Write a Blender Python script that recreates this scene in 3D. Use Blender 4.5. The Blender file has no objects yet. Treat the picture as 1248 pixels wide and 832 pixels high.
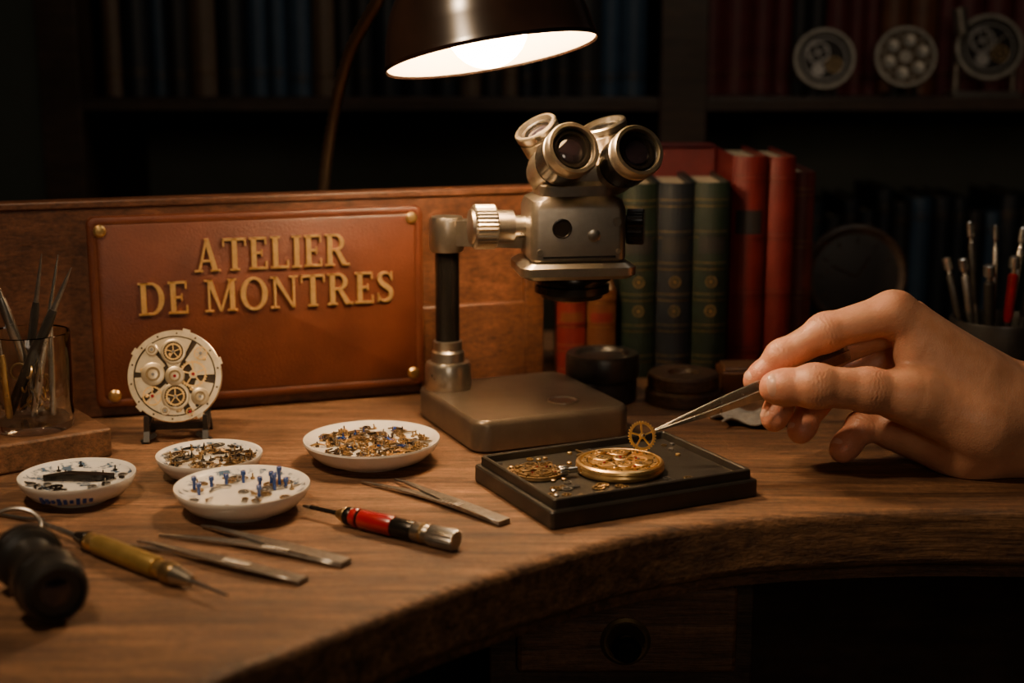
import bpy, math, random
import numpy as np
from mathutils import Vector, Matrix
random.seed(7)
DESK_H = 0.75
V = Vector
# ------------------------------------------------------------------ materials
def mat(name, c1, c2=None, rough=.5, metal=0, scale=40, stretch=(1,1,1), bump=0, bscale=None,
        coat=0, sss=0, emit=0, trans=0, ramp=(.35,.65), detail=5, rvar=0, spec=None, ior=None, coatr=.2):
    m = bpy.data.materials.new(name); m.use_nodes = True
    nt = m.node_tree; b = nt.nodes['Principled BSDF']; L = nt.links
    def s(k, v):
        if k in b.inputs: b.inputs[k].default_value = v
    s('Roughness', rough); s('Metallic', metal); s('Base Color', (*c1, 1))
    s('Coat Weight', coat); s('Coat Roughness', coatr)
    if spec is not None: s('Specular IOR Level', spec)
    if ior: s('IOR', ior)
    s('Transmission Weight', trans)
    if sss:
        s('Subsurface Weight', sss); s('Subsurface Radius', (1, .35, .18)); s('Subsurface Scale', .006)
    if emit:
        s('Emission Color', (*c1, 1)); s('Emission Strength', emit)
    tc = nt.nodes.new('ShaderNodeTexCoord'); mp = nt.nodes.new('ShaderNodeMapping')
    mp.inputs['Scale'].default_value = stretch
    L.new(tc.outputs['Object'], mp.inputs['Vector'])
    if c2 is not None or rvar:
        n = nt.nodes.new('ShaderNodeTexNoise'); n.inputs['Scale'].default_value = scale
        n.inputs['Detail'].default_value = detail; n.inputs['Roughness'].default_value = .6
        L.new(mp.outputs[0], n.inputs['Vector'])
        if c2 is not None:
            r = nt.nodes.new('ShaderNodeValToRGB')
            r.color_ramp.elements[0].position = ramp[0]; r.color_ramp.elements[1].position = ramp[1]
            r.color_ramp.elements[0].color = (*c1, 1); r.color_ramp.elements[1].color = (*c2, 1)
            L.new(n.outputs['Fac'], r.inputs['Fac']); L.new(r.outputs[0], b.inputs['Base Color'])
        if rvar:
            mr = nt.nodes.new('ShaderNodeMapRange')
            mr.inputs['To Min'].default_value = max(0, rough - rvar); mr.inputs['To Max'].default_value = min(1, rough + rvar)
            L.new(n.outputs['Fac'], mr.inputs['Value']); L.new(mr.outputs[0], b.inputs['Roughness'])
    if bump:
        n2 = nt.nodes.new('ShaderNodeTexNoise'); n2.inputs['Scale'].default_value = bscale or scale * 3
        n2.inputs['Detail'].default_value = 4
        L.new(mp.outputs[0], n2.inputs['Vector'])
        bp = nt.nodes.new('ShaderNodeBump'); bp.inputs['Strength'].default_value = bump
        bp.inputs['Distance'].default_value = .001
        L.new(n2.outputs['Fac'], bp.inputs['Height']); L.new(bp.outputs[0], b.inputs['Normal'])
    return m

def wood(name, dark, light, stretch=(4, 60, 60), rough=.45, bump=.35, coat=0.0, pores=.5, wear=1.0, ramp=(.30, .70), dist=.0012):
    m = bpy.data.materials.new(name); m.use_nodes = True
    nt = m.node_tree; b = nt.nodes['Principled BSDF']; L = nt.links; N = nt.nodes.new
    def noise(vec, sc, det, ro=.6, dist=0):
        n = N('ShaderNodeTexNoise'); n.inputs['Scale'].default_value = sc; n.inputs['Detail'].default_value = det
        n.inputs['Roughness'].default_value = ro; n.inputs['Distortion'].default_value = dist; L.new(vec, n.inputs['Vector']); return n.outputs['Fac']
    def mr(x, a, b_, c, d):
        r = N('ShaderNodeMapRange'); r.inputs['From Min'].default_value = a; r.inputs['From Max'].default_value = b_
        r.inputs['To Min'].default_value = c; r.inputs['To Max'].default_value = d; L.new(x, r.inputs['Value']); return r.outputs[0]
    def mapped(s):
        mp = N('ShaderNodeMapping'); mp.inputs['Scale'].default_value = s; L.new(tc.outputs['Object'], mp.inputs['Vector']); return mp.outputs[0]
    def mul(a, b_):
        r = N('ShaderNodeMath'); r.operation = 'MULTIPLY'; L.new(a, r.inputs[0]); L.new(b_, r.inputs[1]); return r.outputs[0]
    tc = N('ShaderNodeTexCoord')
    grain = noise(mapped(stretch), 1.5, 10, .7, .5)
    r = N('ShaderNodeValToRGB'); r.color_ramp.elements[0].position = ramp[0]; r.color_ramp.elements[1].position = ramp[1]
    r.color_ramp.elements[0].color = (*dark, 1); r.color_ramp.elements[1].color = (*light, 1)
    L.new(grain, r.inputs['Fac'])
    pore = noise(mapped(tuple(x * 5 for x in stretch)), 1.4, 5, .7)
    pm = mr(pore, .34, .56, 1 - pores, 1.05)
    blot = noise(tc.outputs['Object'], 11, 8, .65)
    bm_ = mr(blot, .3, .7, 1 - .40 * wear, 1 + .25 * wear)
    speck = noise(tc.outputs['Object'], 240, 6, .7); sm = mr(speck, .3, .7, 1 - .34 * wear, 1 + .28 * wear)
    mx = N('ShaderNodeVectorMath'); mx.operation = 'SCALE'
    L.new(r.outputs[0], mx.inputs[0]); L.new(mul(mul(pm, bm_), sm), mx.inputs['Scale'])
    L.new(mx.outputs[0], b.inputs['Base Color'])
    L.new(mr(blot, .3, .7, rough - .10, rough + .15), b.inputs['Roughness'])
    hsum = N('ShaderNodeMath'); hsum.operation = 'ADD'; L.new(pore, hsum.inputs[0]); L.new(mul(speck, blot), hsum.inputs[1])
    bp = N('ShaderNodeBump'); bp.inputs['Strength'].default_value = bump; bp.inputs['Distance'].default_value = dist
    L.new(hsum.outputs[0], bp.inputs['Height']); L.new(bp.outputs[0], b.inputs['Normal'])
    b.inputs['Coat Weight'].default_value = coat
    return m

DESKWOOD = wood('desk_oak', (.075, .032, .014), (.33, .160, .070), rough=.50, bump=1.0, ramp=(.34, .66), pores=.55, dist=.0018)
EDGEWOOD = wood('desk_edge_oak', (.06, .025, .011), (.20, .09, .04), rough=.52, bump=1.0)
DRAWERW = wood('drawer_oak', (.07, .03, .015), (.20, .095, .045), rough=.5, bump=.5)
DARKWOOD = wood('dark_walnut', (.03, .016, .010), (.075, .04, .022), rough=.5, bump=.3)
BOARDWOOD = wood('mahogany', (.07, .025, .011), (.17, .063, .027), rough=.42, bump=.25)
BLOCKWOOD = wood('block_wood', (.09, .038, .018), (.21, .10, .045), rough=.5)
LEATHER = mat('cognac_leather', (.075, .019, .008), (.12, .030, .011), rough=.40, scale=22, bump=.35, bscale=700, rvar=.08)
GOLD = mat('gold_leaf', (1.0, .66, .26), (.85, .52, .18), rough=.38, metal=.78, scale=300, rvar=.08)
BRASS = mat('brass', (.86, .58, .25), (.66, .42, .16), rough=.30, metal=.9, scale=150, rvar=.1)
BRASSD = mat('aged_brass', (.40, .27, .13), (.25, .165, .075), rough=.34, metal=.88, scale=120, rvar=.1)
STEEL = mat('steel', (.66, .63, .58), (.50, .48, .45), rough=.25, metal=.97, scale=200, rvar=.08)
STEELD = mat('brushed_steel', (.34, .32, .295), (.24, .225, .21), rough=.34, metal=.92, scale=250, rvar=.08)
GUN = mat('gunmetal_bronze', (.34, .30, .25), (.27, .24, .20), rough=.33, metal=.93, scale=90, rvar=.08, bump=.05, bscale=900)
GUNL = mat('champagne_metal', (.54, .49, .41), (.43, .39, .32), rough=.29, metal=.96, scale=90, rvar=.06)
BASEM = mat('base_enamel', (.16, .122, .088), (.13, .10, .072), rough=.33, metal=.55, scale=60, bump=.06, bscale=1500)
BLACK = mat('black_plastic', (.014, .013, .012), (.024, .021, .019), rough=.36, scale=80, bump=.05)
BLACKM = mat('black_metal', (.024, .021, .019), rough=.26, metal=.6)
NECK = mat('bronzed_gooseneck', (.10, .065, .04), (.07, .045, .03), rough=.35, metal=.8)
TRAYM = mat('tray_black', (.015, .013, .011), (.026, .022, .018), rough=.38, scale=60, bump=.1, bscale=800)
LENS = mat('lens_glass', (.015, .012, .02), rough=.05, coat=1, coatr=.02)
SHADE = mat('shade_enamel', (.013, .007, .005), (.02, .010, .007), rough=.24, scale=30, coat=.5)
SHADEIN = mat('shade_inner', (.80, .68, .50), rough=.6)
BULB = mat('bulb_glow', (1, .70, .40), emit=125, rough=.5)
PORC = mat('porcelain', (.78, .74, .68), (.70, .66, .60), rough=.18, scale=60, coat=.4)
PORCB = mat('porcelain_blue', (.07, .12, .20), (.72, .69, .64), rough=.2, scale=150, ramp=(.40, .50), coat=.4)
BLUE = mat('blue_enamel', (.012, .055, .26), rough=.25, coat=.5)
RED = mat('red_enamel', (.33, .012, .018), (.28, .01, .015), rough=.25, coat=.5, scale=50)
YEL = mat('yellow_handle', (.40, .27, .09), (.32, .21, .06), rough=.35, metal=.6, scale=90)
RUBY = mat('ruby', (.30, .012, .03), rough=.1)
GLASS = mat('clear_glass', (.96, .97, .96), rough=.02, trans=1, ior=1.45)
PAGE = mat('book_pages', (.42, .33, .21), (.30, .23, .15), rough=.8, scale=30, stretch=(60, 1, 1))
WHITE = mat('dial_silver', (.86, .70, .46), (.68, .53, .32), rough=.33, metal=.78, scale=110, rvar=.1)
DARKB = mat('movement_recess', (.075, .05, .028), (.045, .03, .018), rough=.4, metal=.7, scale=200)
CLOTH = mat('grey_cloth', (.30, .28, .25), (.22, .20, .18), rough=.9, scale=200, bump=.3)
WALL = mat('plaster_green', (.14, .165, .14), (.12, .14, .12), rough=.85, scale=6, bump=.1, bscale=60)
FLOORM = wood('floor_boards', (.03, .015, .008), (.07, .035, .018), stretch=(2, 20, 20))
CEIL = mat('ceiling_plaster', (.12, .11, .10), rough=.9)
BK_GREEN = mat('book_green', (.006, .013, .009), (.010, .020, .014), rough=.45, scale=60, bump=.2, bscale=500)
BK_NAVY = mat('book_navy', (.007, .010, .015), (.010, .014, .021), rough=.45, scale=60, bump=.2, bscale=500)
BK_RED = mat('book_red', (.105, .009, .009), (.145, .013, .012), rough=.42, scale=60, bump=.2, bscale=500)
BK_BROWN = mat('book_brown', (.09, .030, .012), (.13, .045, .018), rough=.42, scale=60, bump=.2, bscale=500)
BK_BLUE = mat('book_blue', (.025, .05, .085), (.035, .065, .105), rough=.5, scale=60)
BK_BLACK = mat('book_black', (.016, .015, .016), rough=.5)
BK_TAN = mat('book_tan', (.13, .08, .05), (.10, .065, .04), rough=.5, scale=60)
BK_DRED = mat('book_dark_red', (.07, .012, .012), (.10, .017, .016), rough=.5, scale=60)
SLEEVE = mat('shirt_cotton', (.03, .035, .05), (.04, .045, .06), rough=.85, scale=300, bump=.2)

# ------------------------------------------------------------------ mesh builder
class MB:
    def __init__(s, mats):
        s.v = []; s.f = []; s.m = []; s.mats = mats; s.M = Matrix.Identity(4)
    def mi(s, m):
        if m not in s.mats: s.mats.append(m)
        return s.mats.index(m)
    def add(s, vs, fs, m):
        o = len(s.v); M = s.M
        s.v += [tuple(M @ V(p)) for p in vs]
        s.f += [tuple(i + o for i in f) for f in fs]
        s.m += [s.mi(m)] * len(fs)
    def box(s, c, d, m, R=None):
        x, y, z = (k / 2 for k in d); vs = []
        for a in (-x, x):
            for b in (-y, y):
                for e in (-z, z):
                    p = V((a, b, e)); p = (R @ p) if R else p
                    vs.append(p + V(c))
        s.add(vs, [(0, 1, 3, 2), (4, 6, 7, 5), (0, 4, 5, 1), (2, 3, 7, 6), (0, 2, 6, 4), (1, 5, 7, 3)], m)
    def rings(s, rs, m, cap0=True, cap1=True, mlist=None, closed=True):
        n = len(rs[0]); vs = [p for r in rs for p in r]
        o = len(s.v); M = s.M
        s.v += [tuple(M @ V(p)) for p in vs]
        for k in range(len(rs) - 1):
            for i in range(n if closed else n - 1):
                j = (i + 1) % n
                s.f.append((o + k * n + i, o + k * n + j, o + (k + 1) * n + j, o + (k + 1) * n + i))
                s.m.append(s.mi(mlist[k] if mlist else m))
        if cap0: s.f.append(tuple(o + i for i in reversed(range(n)))); s.m.append(s.mi(mlist[0] if mlist else m))
        if cap1: s.f.append(tuple(o + (len(rs) - 1) * n + i for i in range(n))); s.m.append(s.mi(mlist[-1] if mlist else m))
    def sweep(s, prof, p0, ax, m, seg=32, mlist=None):
        ax = V(ax).normalized(); p0 = V(p0)
        t = V((0, 0, 1)) if abs(ax.z) < .9 else V((1, 0, 0))
        a = ax.cross(t).normalized(); b = ax.cross(a).normalized() * -1
        if a.cross(b).dot(ax) < 0: b = -b
        rs = []
        for d, r in prof:
            rr = max(r, 1e-5)
            rs.append([p0 + ax * d + (a * math.cos(q) + b * math.sin(q)) * rr for q in [2 * math.pi * i / seg for i in range(seg)]])
        s.rings(rs, m, mlist=mlist)
    def cyl(s, p0, p1, r0, r1=None, m=None, seg=24):
        p0 = V(p0); p1 = V(p1); L = (p1 - p0).length
        s.sweep([(0, r0), (L, r0 if r1 is None else r1)], p0, p1 - p0, m, seg)
    def knurl(s, p0, p1, r, m, n=36, depth=.06):
        p0 = V(p0); p1 = V(p1); ax = (p1 - p0).normalized()
        t = V((0, 0, 1)) if abs(ax.z) < .9 else V((1, 0, 0))
        a = ax.cross(t).normalized(); b = ax.cross(a).normalized()
        if a.cross(b).dot(ax) < 0: b = -b
        rs = []
        for p, k in ((p0, .93), (p0 + (p1 - p0) * .08, 1), (p0 + (p1 - p0) * .92, 1), (p1, .93)):
            rs.append([p + (a * math.cos(q) + b * math.sin(q)) * (r * k * (1 - (depth if i % 2 else 0))) for i, q in enumerate([math.pi * i / n for i in range(2 * n)])])
        s.rings(rs, m)
    def sphere(s, c, r, m, seg=20, sc=(1, 1, 1)):
        rs = []
        h = seg // 2
        for k in range(h + 1):
            th = math.pi * k / h; rr = max(math.sin(th), 1e-4)
            rs.append([V(c) + V((rr * math.cos(q) * r * sc[0], rr * math.sin(q) * r * sc[1], -math.cos(th) * r * sc[2])) for q in [2 * math.pi * i / seg for i in range(seg)]])
        s.rings(rs, m)
    def tube(s, pts, r, m, seg=12, sub=6, rib=0):
        P = catmull(pts, sub); rs = []; up = V((0, 1, .01))
        for i, p in enumerate(P):
            t = (P[min(i + 1, len(P) - 1)] - P[max(i - 1, 0)]).normalized()
            a = t.cross(up)
            if a.length < 1e-3: a = t.cross(V((1, 0, 0)))
            a.normalize(); b = t.cross(a).normalized()
            rr = r(i / (len(P) - 1)) if callable(r) else r
            if rib and i % 2: rr *= 1 - rib
            rs.append([p + (a * math.cos(q) + b * math.sin(q)) * rr for q in [-2 * math.pi * k / seg for k in range(seg)]])
        s.rings(rs, m)
    def torus(s, c, R, r, m, ax=(0, 0, 1), seg=36, sub=8, arc=1.0):
        ax = V(ax).normalized(); t = V((0, 0, 1)) if abs(ax.z) < .9 else V((1, 0, 0))
        a = ax.cross(t).normalized(); b = ax.cross(a).normalized()
        n = seg + 1; rs = []
        for i in range(n):
            q = 2 * math.pi * arc * i / seg; d = a * math.cos(q) + b * math.sin(q)
            rs.append([V(c) + d * (R + r * math.cos(w)) + ax * r * math.sin(w) for w in [2 * math.pi * k / sub for k in range(sub)]])
        s.rings(rs, m)
    def prism(s, poly, z0, z1, m):
        s.rings([[(x, y, z0) for x, y in poly], [(x, y, z1) for x, y in poly]], m)
    def strip(s, A, B, z0, z1, m):
        for i in range(len(A) - 1):
            s.prism([A[i], A[i + 1], B[i + 1], B[i]], z0, z1, m)
    def annulus(s, c, ri, ro, z0, z1, m, n=40, teeth=0, td=.08):
        cx, cy = c; N = teeth * 4 if teeth else n
        r4 = []
        for (rk, z) in ((0, z0), (1, z0), (1, z1), (0, z1)):
            ring = []
            for i in range(N):
                q = 2 * math.pi * i / N
                r = ri if rk == 0 else ro * (1 - (td if teeth and i % 4 in (2, 3) else 0))
                ring.append((cx + r * math.cos(q), cy + r * math.sin(q), z))
            r4.append(ring)
        r4.append(r4[0])
        s.rings(r4, m, cap0=False, cap1=False)
    def gear(s, c, R, z0, z1, m, teeth=24, spokes=4, rim=.78):
        s.annulus(c, R * rim, R, z0, z1, m, teeth=teeth, td=.09)
        s.annulus(c, R * .06, R * .2, z0 - (z1 - z0) * .2, z1 + (z1 - z0) * .2, m, n=16)
        for k in range(spokes):
            q = 2 * math.pi * k / spokes + .4
            s.box((c[0] + math.cos(q) * R * .49, c[1] + math.sin(q) * R * .49, (z0 + z1) / 2), (R * .64, R * .1, (z1 - z0) * .9), m, Matrix.Rotation(q, 3, 'Z'))
    def ribbon(s, pts, w, th, side, m, sub=1):
        rs = []
        side = V(side).normalized()
        for i, p in enumerate(pts):
            t = (V(pts[min(i + 1, len(pts) - 1)]) - V(pts[max(i - 1, 0)])).normalized()
            sd = (side - t * side.dot(t)).normalized(); up = t.cross(sd).normalized()
            a = sd * w[i] / 2; b = up * (th[i] if isinstance(th, (list, tuple)) else th) / 2
            rs.append([V(p) - a - b, V(p) + a - b, V(p) + a + b, V(p) - a + b])
        s.rings(rs, m)
    def build(s, name, parent=None, bevel=0, bseg=2, ang=35, smooth=True, recenter=True):
        me = bpy.data.meshes.new(name)
        vs = np.array(s.v)
        c = np.zeros(3)
        if recenter and parent is None:
            c = (vs.min(0) + vs.max(0)) / 2; c[2] = vs[:, 2].min()
        me.from_pydata([tuple(p) for p in vs - c], [], s.f)
        for m in s.mats: me.materials.append(m)
        me.polygons.foreach_set('material_index', s.m)
        if smooth:
            me.polygons.foreach_set('use_smooth', [True] * len(me.polygons))
            me.set_sharp_from_angle(angle=math.radians(ang))
        me.update()
        import bmesh
        bm = bmesh.new(); bm.from_mesh(me); bmesh.ops.recalc_face_normals(bm, faces=bm.faces); bm.to_mesh(me); bm.free()
        o = bpy.data.objects.new(name, me); bpy.context.scene.collection.objects.link(o)
        o.location = c
        if parent: o.parent = parent
        if bevel:
            b = o.modifiers.new('bevel', 'BEVEL'); b.width = bevel; b.segments = bseg; b.limit_method = 'ANGLE'
            b.angle_limit = math.radians(40); b.harden_normals = False
        return o

def catmull(pts, sub=6):
    P = [V(p) for p in pts]; P = [P[0] * 2 - P[1]] + P + [P[-1] * 2 - P[-2]]; out = []
    for i in range(1, len(P) - 2):
        for k in range(sub):
            t = k / sub; a, b, c, d = P[i - 1], P[i], P[i + 1], P[i + 2]
            out.append(.5 * ((2 * b) + (c - a) * t + (2 * a - 5 * b + 4 * c - d) * t * t + (3 * b - a - 3 * c + d) * t ** 3))
    out.append(P[-2]); return out

def frame(o, x, z):
    z = V(z).normalized(); x = V(x); x = (x - z * x.dot(z)).normalized(); y = z.cross(x)
    M = Matrix.Identity(4)
    for i in range(3): M[i][0] = x[i]; M[i][1] = y[i]; M[i][2] = z[i]; M[i][3] = o[i]
    return M

# ------------------------------------------------------------------ room
def simplebox(name, lo, hi, m):
    b = MB([m]); b.box([(l + h) / 2 for l, h in zip(lo, hi)], [h - l for l, h in zip(lo, hi)], m); return b.build(name, smooth=False)
simplebox('floor', (-2.2, -1.6, -.80), (2.4, 2.05, -.75), FLOORM)
simplebox('ceiling', (-2.2, -1.6, 1.75), (2.4, 2.05, 1.80), CEIL)
simplebox('wall_back', (-2.2, 2.05, -.75), (2.4, 2.12, 1.75), WALL)
simplebox('wall_left', (-2.27, -1.6, -.75), (-2.2, 2.05, 1.75), WALL)
simplebox('wall_right', (2.4, -1.6, -.75), (2.47, 2.05, 1.75), WALL)
simplebox('wall_front', (-2.2, -1.67, -.75), (2.4, -1.6, 1.75), WALL)
simplebox('baseboard_back', (-2.2, 2.03, -.75), (2.4, 2.05, -.65), DARKWOOD)

# ------------------------------------------------------------------ desk
edge = [(-.20, .10, 0), (-.20, .26, 0), (-.195, .38, 0), (-.180, .47, 0), (-.1326, .5713, 0), (-.1017, .606, 0), (-.068, .642, 0), (-.0308, .680, 0), (.0114, .7175, 0),
        (.058, .753, 0), (.107, .778, 0), (.157, .7935, 0), (.231, .803, 0), (.301, .803, 0), (.45, .795, 0), (.70, .78, 0), (.95, .775, 0)]
E = [(p.x, p.y) for p in catmull(edge, 5)]
outline = E + [(.95, 1.35), (-.80, 1.35), (-.80, .10)]
d = MB([DESKWOOD, EDGEWOOD])
d.prism(outline, -.036, 0, DESKWOOD)
desk = d.build('desk', bevel=.0055, bseg=4, recenter=False)
def offs(E, k):
    out = []
    for i, p in enumerate(E):
        a = V(E[max(i - 1, 0)]); b = V(E[min(i + 1, len(E) - 1)]); t = (b - a).normalized()
        out.append((p[0] - t.y * k, p[1] + t.x * k))
    return out
a = MB([EDGEWOOD]); a.strip(offs(E, .012), offs(E, .035), -.046, -.036, EDGEWOOD); a.build('apron', parent=desk, smooth=False)
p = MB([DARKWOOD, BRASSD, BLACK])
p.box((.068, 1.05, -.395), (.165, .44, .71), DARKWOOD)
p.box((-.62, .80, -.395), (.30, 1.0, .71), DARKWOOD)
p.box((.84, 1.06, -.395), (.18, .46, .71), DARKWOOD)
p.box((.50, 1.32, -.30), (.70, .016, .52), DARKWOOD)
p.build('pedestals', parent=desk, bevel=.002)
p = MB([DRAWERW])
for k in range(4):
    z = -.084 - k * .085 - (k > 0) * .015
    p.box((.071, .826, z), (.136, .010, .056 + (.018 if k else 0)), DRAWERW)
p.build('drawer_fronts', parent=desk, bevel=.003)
p = MB([BRASSD])
for k in range(4):
    z = -.090 - k * .085 - (k > 0) * .012
    p.sweep([(0, .0155), (.0015, .0155), (.003, .0135), (.0028, .012), (.0015, .011), (.0015, .0)], (.070, .821, z), (0, -1, 0), BRASSD, mlist=[BRASSD] * 4 + [NECK])
    p.sweep([(0, .004), (.006, .004), (.009, .008), (.013, .0085), (.016, .006), (.017, 0)], (.070, .820, z), (0, -1, 0), BLACKM)
p.build('drawer_knobs', parent=desk)

bd = V((.9497, .3131, 0)); bn = V((.3131, -.9497, 0))
O = V((-.304, 1.010, .0004))
def board_M(o):
    M = Matrix.Identity(4)
    for i in range(3): M[i][0] = bd[i]; M[i][1] = (0, 0, 1)[i]; M[i][2] = bn[i]; M[i][3] = o[i]
    return M
b = MB([BOARDWOOD]); b.M = board_M(O)
b.box((-.0135, .0775, -.012), (.72, .155, .014), BOARDWOOD)
b.box((-.0135, .1575, -.012), (.724, .006, .018), BOARDWOOD)
b.box((.3385, .062, -.003), (.016, .124, .010), BOARDWOOD)
b.box((.29, .035, -.002), (.09, .07, .006), BOARDWOOD)
b.build('backboard', bevel=.0015)

# ------------------------------------------------------------------ sign with serif lettering
def letter(ch):
    Q = []; T = .165; t = .075; s_ = .05
    def rect(x0, y0, x1, y1): Q.append([(x0, y0), (x1, y0), (x1, y1), (x0, y1)])
    def foot(xc, w, y): rect(xc - w / 2, y, xc + w / 2, y + s_)
    def stem(x, w=T, f0=True, f1=True):
        rect(x, 0, x + w, 1)
        if f0: foot(x + w / 2, w + .16, 0)
        if f1: foot(x + w / 2, w + .16, 1 - s_)
    def arc(cx, cy, rx, ry, tx, ty, a0, a1, n=14):
        for i in range(n):
            q0 = a0 + (a1 - a0) * i / n; q1 = a0 + (a1 - a0) * (i + 1) / n
            o = lambda q: (cx + rx * math.cos(q), cy + ry * math.sin(q)); k = lambda q: (cx + (rx - tx) * math.cos(q), cy + (ry - ty) * math.sin(q))
            Q.append([o(q0), o(q1), k(q1), k(q0)])
    pi = math.pi
    if ch == 'I': stem(.09); W = .35
    elif ch == 'T':
        stem(.335, f1=False); rect(.02, .93, .815, 1); rect(.02, .76, .07, 1); rect(.765, .76, .815, 1); W = .835
    elif ch in 'EL':
        stem(.09, f1=(ch == 'L')); rect(.02, 0, .62, .065); rect(.575, 0, .63, .24); W = .67
        if ch == 'E': rect(.02, .935, .60, 1); rect(.555, .77, .605, 1); rect(.2, .48, .46, .54); rect(.42, .41, .465, .61)
    elif ch == 'A':
        Q.append([(.12, 0), (.20, 0), (.47, 1), (.40, 1)]); Q.append([(.62, 0), (.80, 0), (.50, 1.02), (.36, 1.02)])
        rect(.22, .30, .62, .36); foot(.15, .28, 0); foot(.71, .32, 0); W = .88
    elif ch == 'D':
        stem(.09); rect(.2, 0, .42, .065); rect(.2, .935, .42, 1); arc(.40, .5, .42, .5, .17, .065, -pi / 2, pi / 2); W = .86
    elif ch == 'R':
        stem(.09); rect(.2, .935, .40, 1); rect(.2, .47, .42, .53); arc(.38, .735, .30, .265, .15, .06, -pi / 2, pi / 2)
        Q.append([(.34, .50), (.50, .50), (.80, 0), (.61, 0)]); foot(.74, .26, 0); W = .86
    elif ch == 'O': arc(.46, .5, .44, .52, .17, .07, 0, 2 * pi, 32); W = .92
    elif ch == 'N':
        rect(.12, 0, .195, 1); rect(.74, 0, .815, 1); Q.append([(.72, 0), (.815, 0), (.24, 1), (.08, 1)]); foot(.155, .28, 0); foot(.78, .28, .95); foot(.12, .22, .95); W = .93
    elif ch == 'M':
        rect(.13, 0, .20, 1); rect(.83, 0, .99, 1); Q.append([(.50, 0), (.57, 0), (.27, 1), (.10, 1)]); Q.append([(.50, 0), (.57, 0), (.93, 1), (.84, 1)])
        foot(.165, .28, 0); foot(.91, .32, 0); foot(.91, .28, .95); foot(.14, .24, .95); W = 1.09
    elif ch == 'S':
        c = [(.52, .76), (.45, .90), (.30, .955), (.15, .89), (.12, .75), (.20, .62), (.33, .52), (.47, .40), (.50, .25), (.43, .10), (.28, .045), (.13, .11), (.07, .26)]
        w = [.04, .05, .07, .11, .14, .16, .17, .16, .14, .11, .07, .05, .04]
        P = catmull([(x, y, ww) for (x, y), ww in zip(c, w)], 3); L = []; R = []
        for i, p_ in enumerate(P):
            q = P[min(i + 1, len(P) - 1)] - P[max(i - 1, 0)]; n = V((-q.y, q.x)).normalized() * p_.z / 2
            L.append((p_.x + n.x, p_.y + n.y)); R.append((p_.x - n.x, p_.y - n.y))
        for i in range(len(P) - 1): Q.append([L[i], L[i + 1], R[i + 1], R[i]])
        rect(.505, .70, .55, .98); rect(.045, .02, .09, .30); W = .60
    else: W = .34
    return Q, W
def text(mb, s, x0, width, y0, cap, z0, z1, m):
    tot = sum(letter(c)[1] for c in s) + .07 * (len(s) - 1); k = width / tot; x = 0
    for c in s:
        Q, W = letter(c)
        for q in Q: mb.prism([(x0 + (x + px) * k, y0 + py * cap) for px, py in q], z0, z1, m)
        x += W + .07
def rrect(x0, y0, x1, y1, r, n=6):
    P = []
    for cx, cy, a in ((x1 - r, y1 - r, 0), (x0 + r, y1 - r, 90), (x0 + r, y0 + r, 180), (x1 - r, y0 + r, 270)):
        for i in range(n + 1):
            q = math.radians(a + 90 * i / n); P.append((cx + r * math.cos(q), cy + r * math.sin(q)))
    return P
sg = MB([LEATHER, GOLD]); sg.M = board_M(O)
def rlayer(x0, y0, x1, y1, r, z): return [(px, py, z) for px, py in rrect(x0, y0, x1, y1, r)]
X0, X1, Y0, Y1 = 0, .247, .009, .149
sg.rings([rlayer(X0, Y0, X1, Y1, .006, -.005), rlayer(X0, Y0, X1, Y1, .006, .002), rlayer(X0 + .0006, Y0 + .0006, X1 - .0006, Y1 - .0006, .006, .0034), rlayer(X0 + .002, Y0 + .002, X1 - .002, Y1 - .002, .005, .004),
          rlayer(X0 + .005, Y0 + .005, X1 - .005, Y1 - .005, .004, .0040), rlayer(X0 + .006, Y0 + .006, X1 - .006, Y1 - .006, .004, .0034), rlayer(X0 + .007, Y0 + .007, X1 - .007, Y1 - .007, .004, .0040)], LEATHER)
text(sg, 'ATELIER', .074, .115, .1065, .0238, .0035, .0062, GOLD)
text(sg, 'DE MONTRES', .033, .190, .0765, .0238, .0035, .0062, GOLD)
for sx, sy in ((.009, .139), (.238, .140), (.238, .019), (.013, .018)):
    sg.sweep([(0, .0045), (.0012, .0045), (.0026, .0030), (.003, 0)], (sx, sy, .0035), (0, 0, 1), BRASS, 20)
sg.build('workshop_sign', ang=30)

# ------------------------------------------------------------------ desk lamp
lc = V((-.0134, .95, .2636)); ln = V((.17, -.145, -.97)).normalized(); up = -ln
lamp = MB([SHADE, SHADEIN, BULB, BLACKM])
R = .069
prof = [(.000, R), (-.0015, R + .0012), (.001, R + .0022), (.004, R + .001), (.018, R * .975), (.034, R * .90), (.050, R * .77), (.062, R * .60), (.071, R * .40), (.075, R * .24), (.088, R * .22), (.092, R * .16), (.100, R * .14),
        (.100, .001)]
lamp.sweep(prof, lc, up, SHADE, 64)
inner = [(.000, R), (.003, R - .0015), (.018, R * .955), (.034, R * .87), (.050, R * .74), (.061, R * .57), (.068, R * .35), (.070, .001)]
ax = up.normalized(); t = V((1, 0, 0)); aa = ax.cross(t).normalized(); bb = ax.cross(aa).normalized()
lamp.rings([[lc + ax * dd + (aa * math.cos(q) + bb * math.sin(q)) * rr for q in [2 * math.pi * i / 64 for i in range(64)]] for dd, rr in inner], SHADEIN, cap0=False)
capi = None
for i, f in enumerate(lamp.f):
    if len(f) == 64 and lamp.m[i] == lamp.mi(SHADE):
        pts = [V(lamp.v[j]) for j in f]; cc = sum(pts, V((0, 0, 0))) / 64
        if (cc - lc).length < .003: capi = i; break
if capi is not None: lamp.f.pop(capi); lamp.m.pop(capi)
tp_ = lc + up * .100
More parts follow.
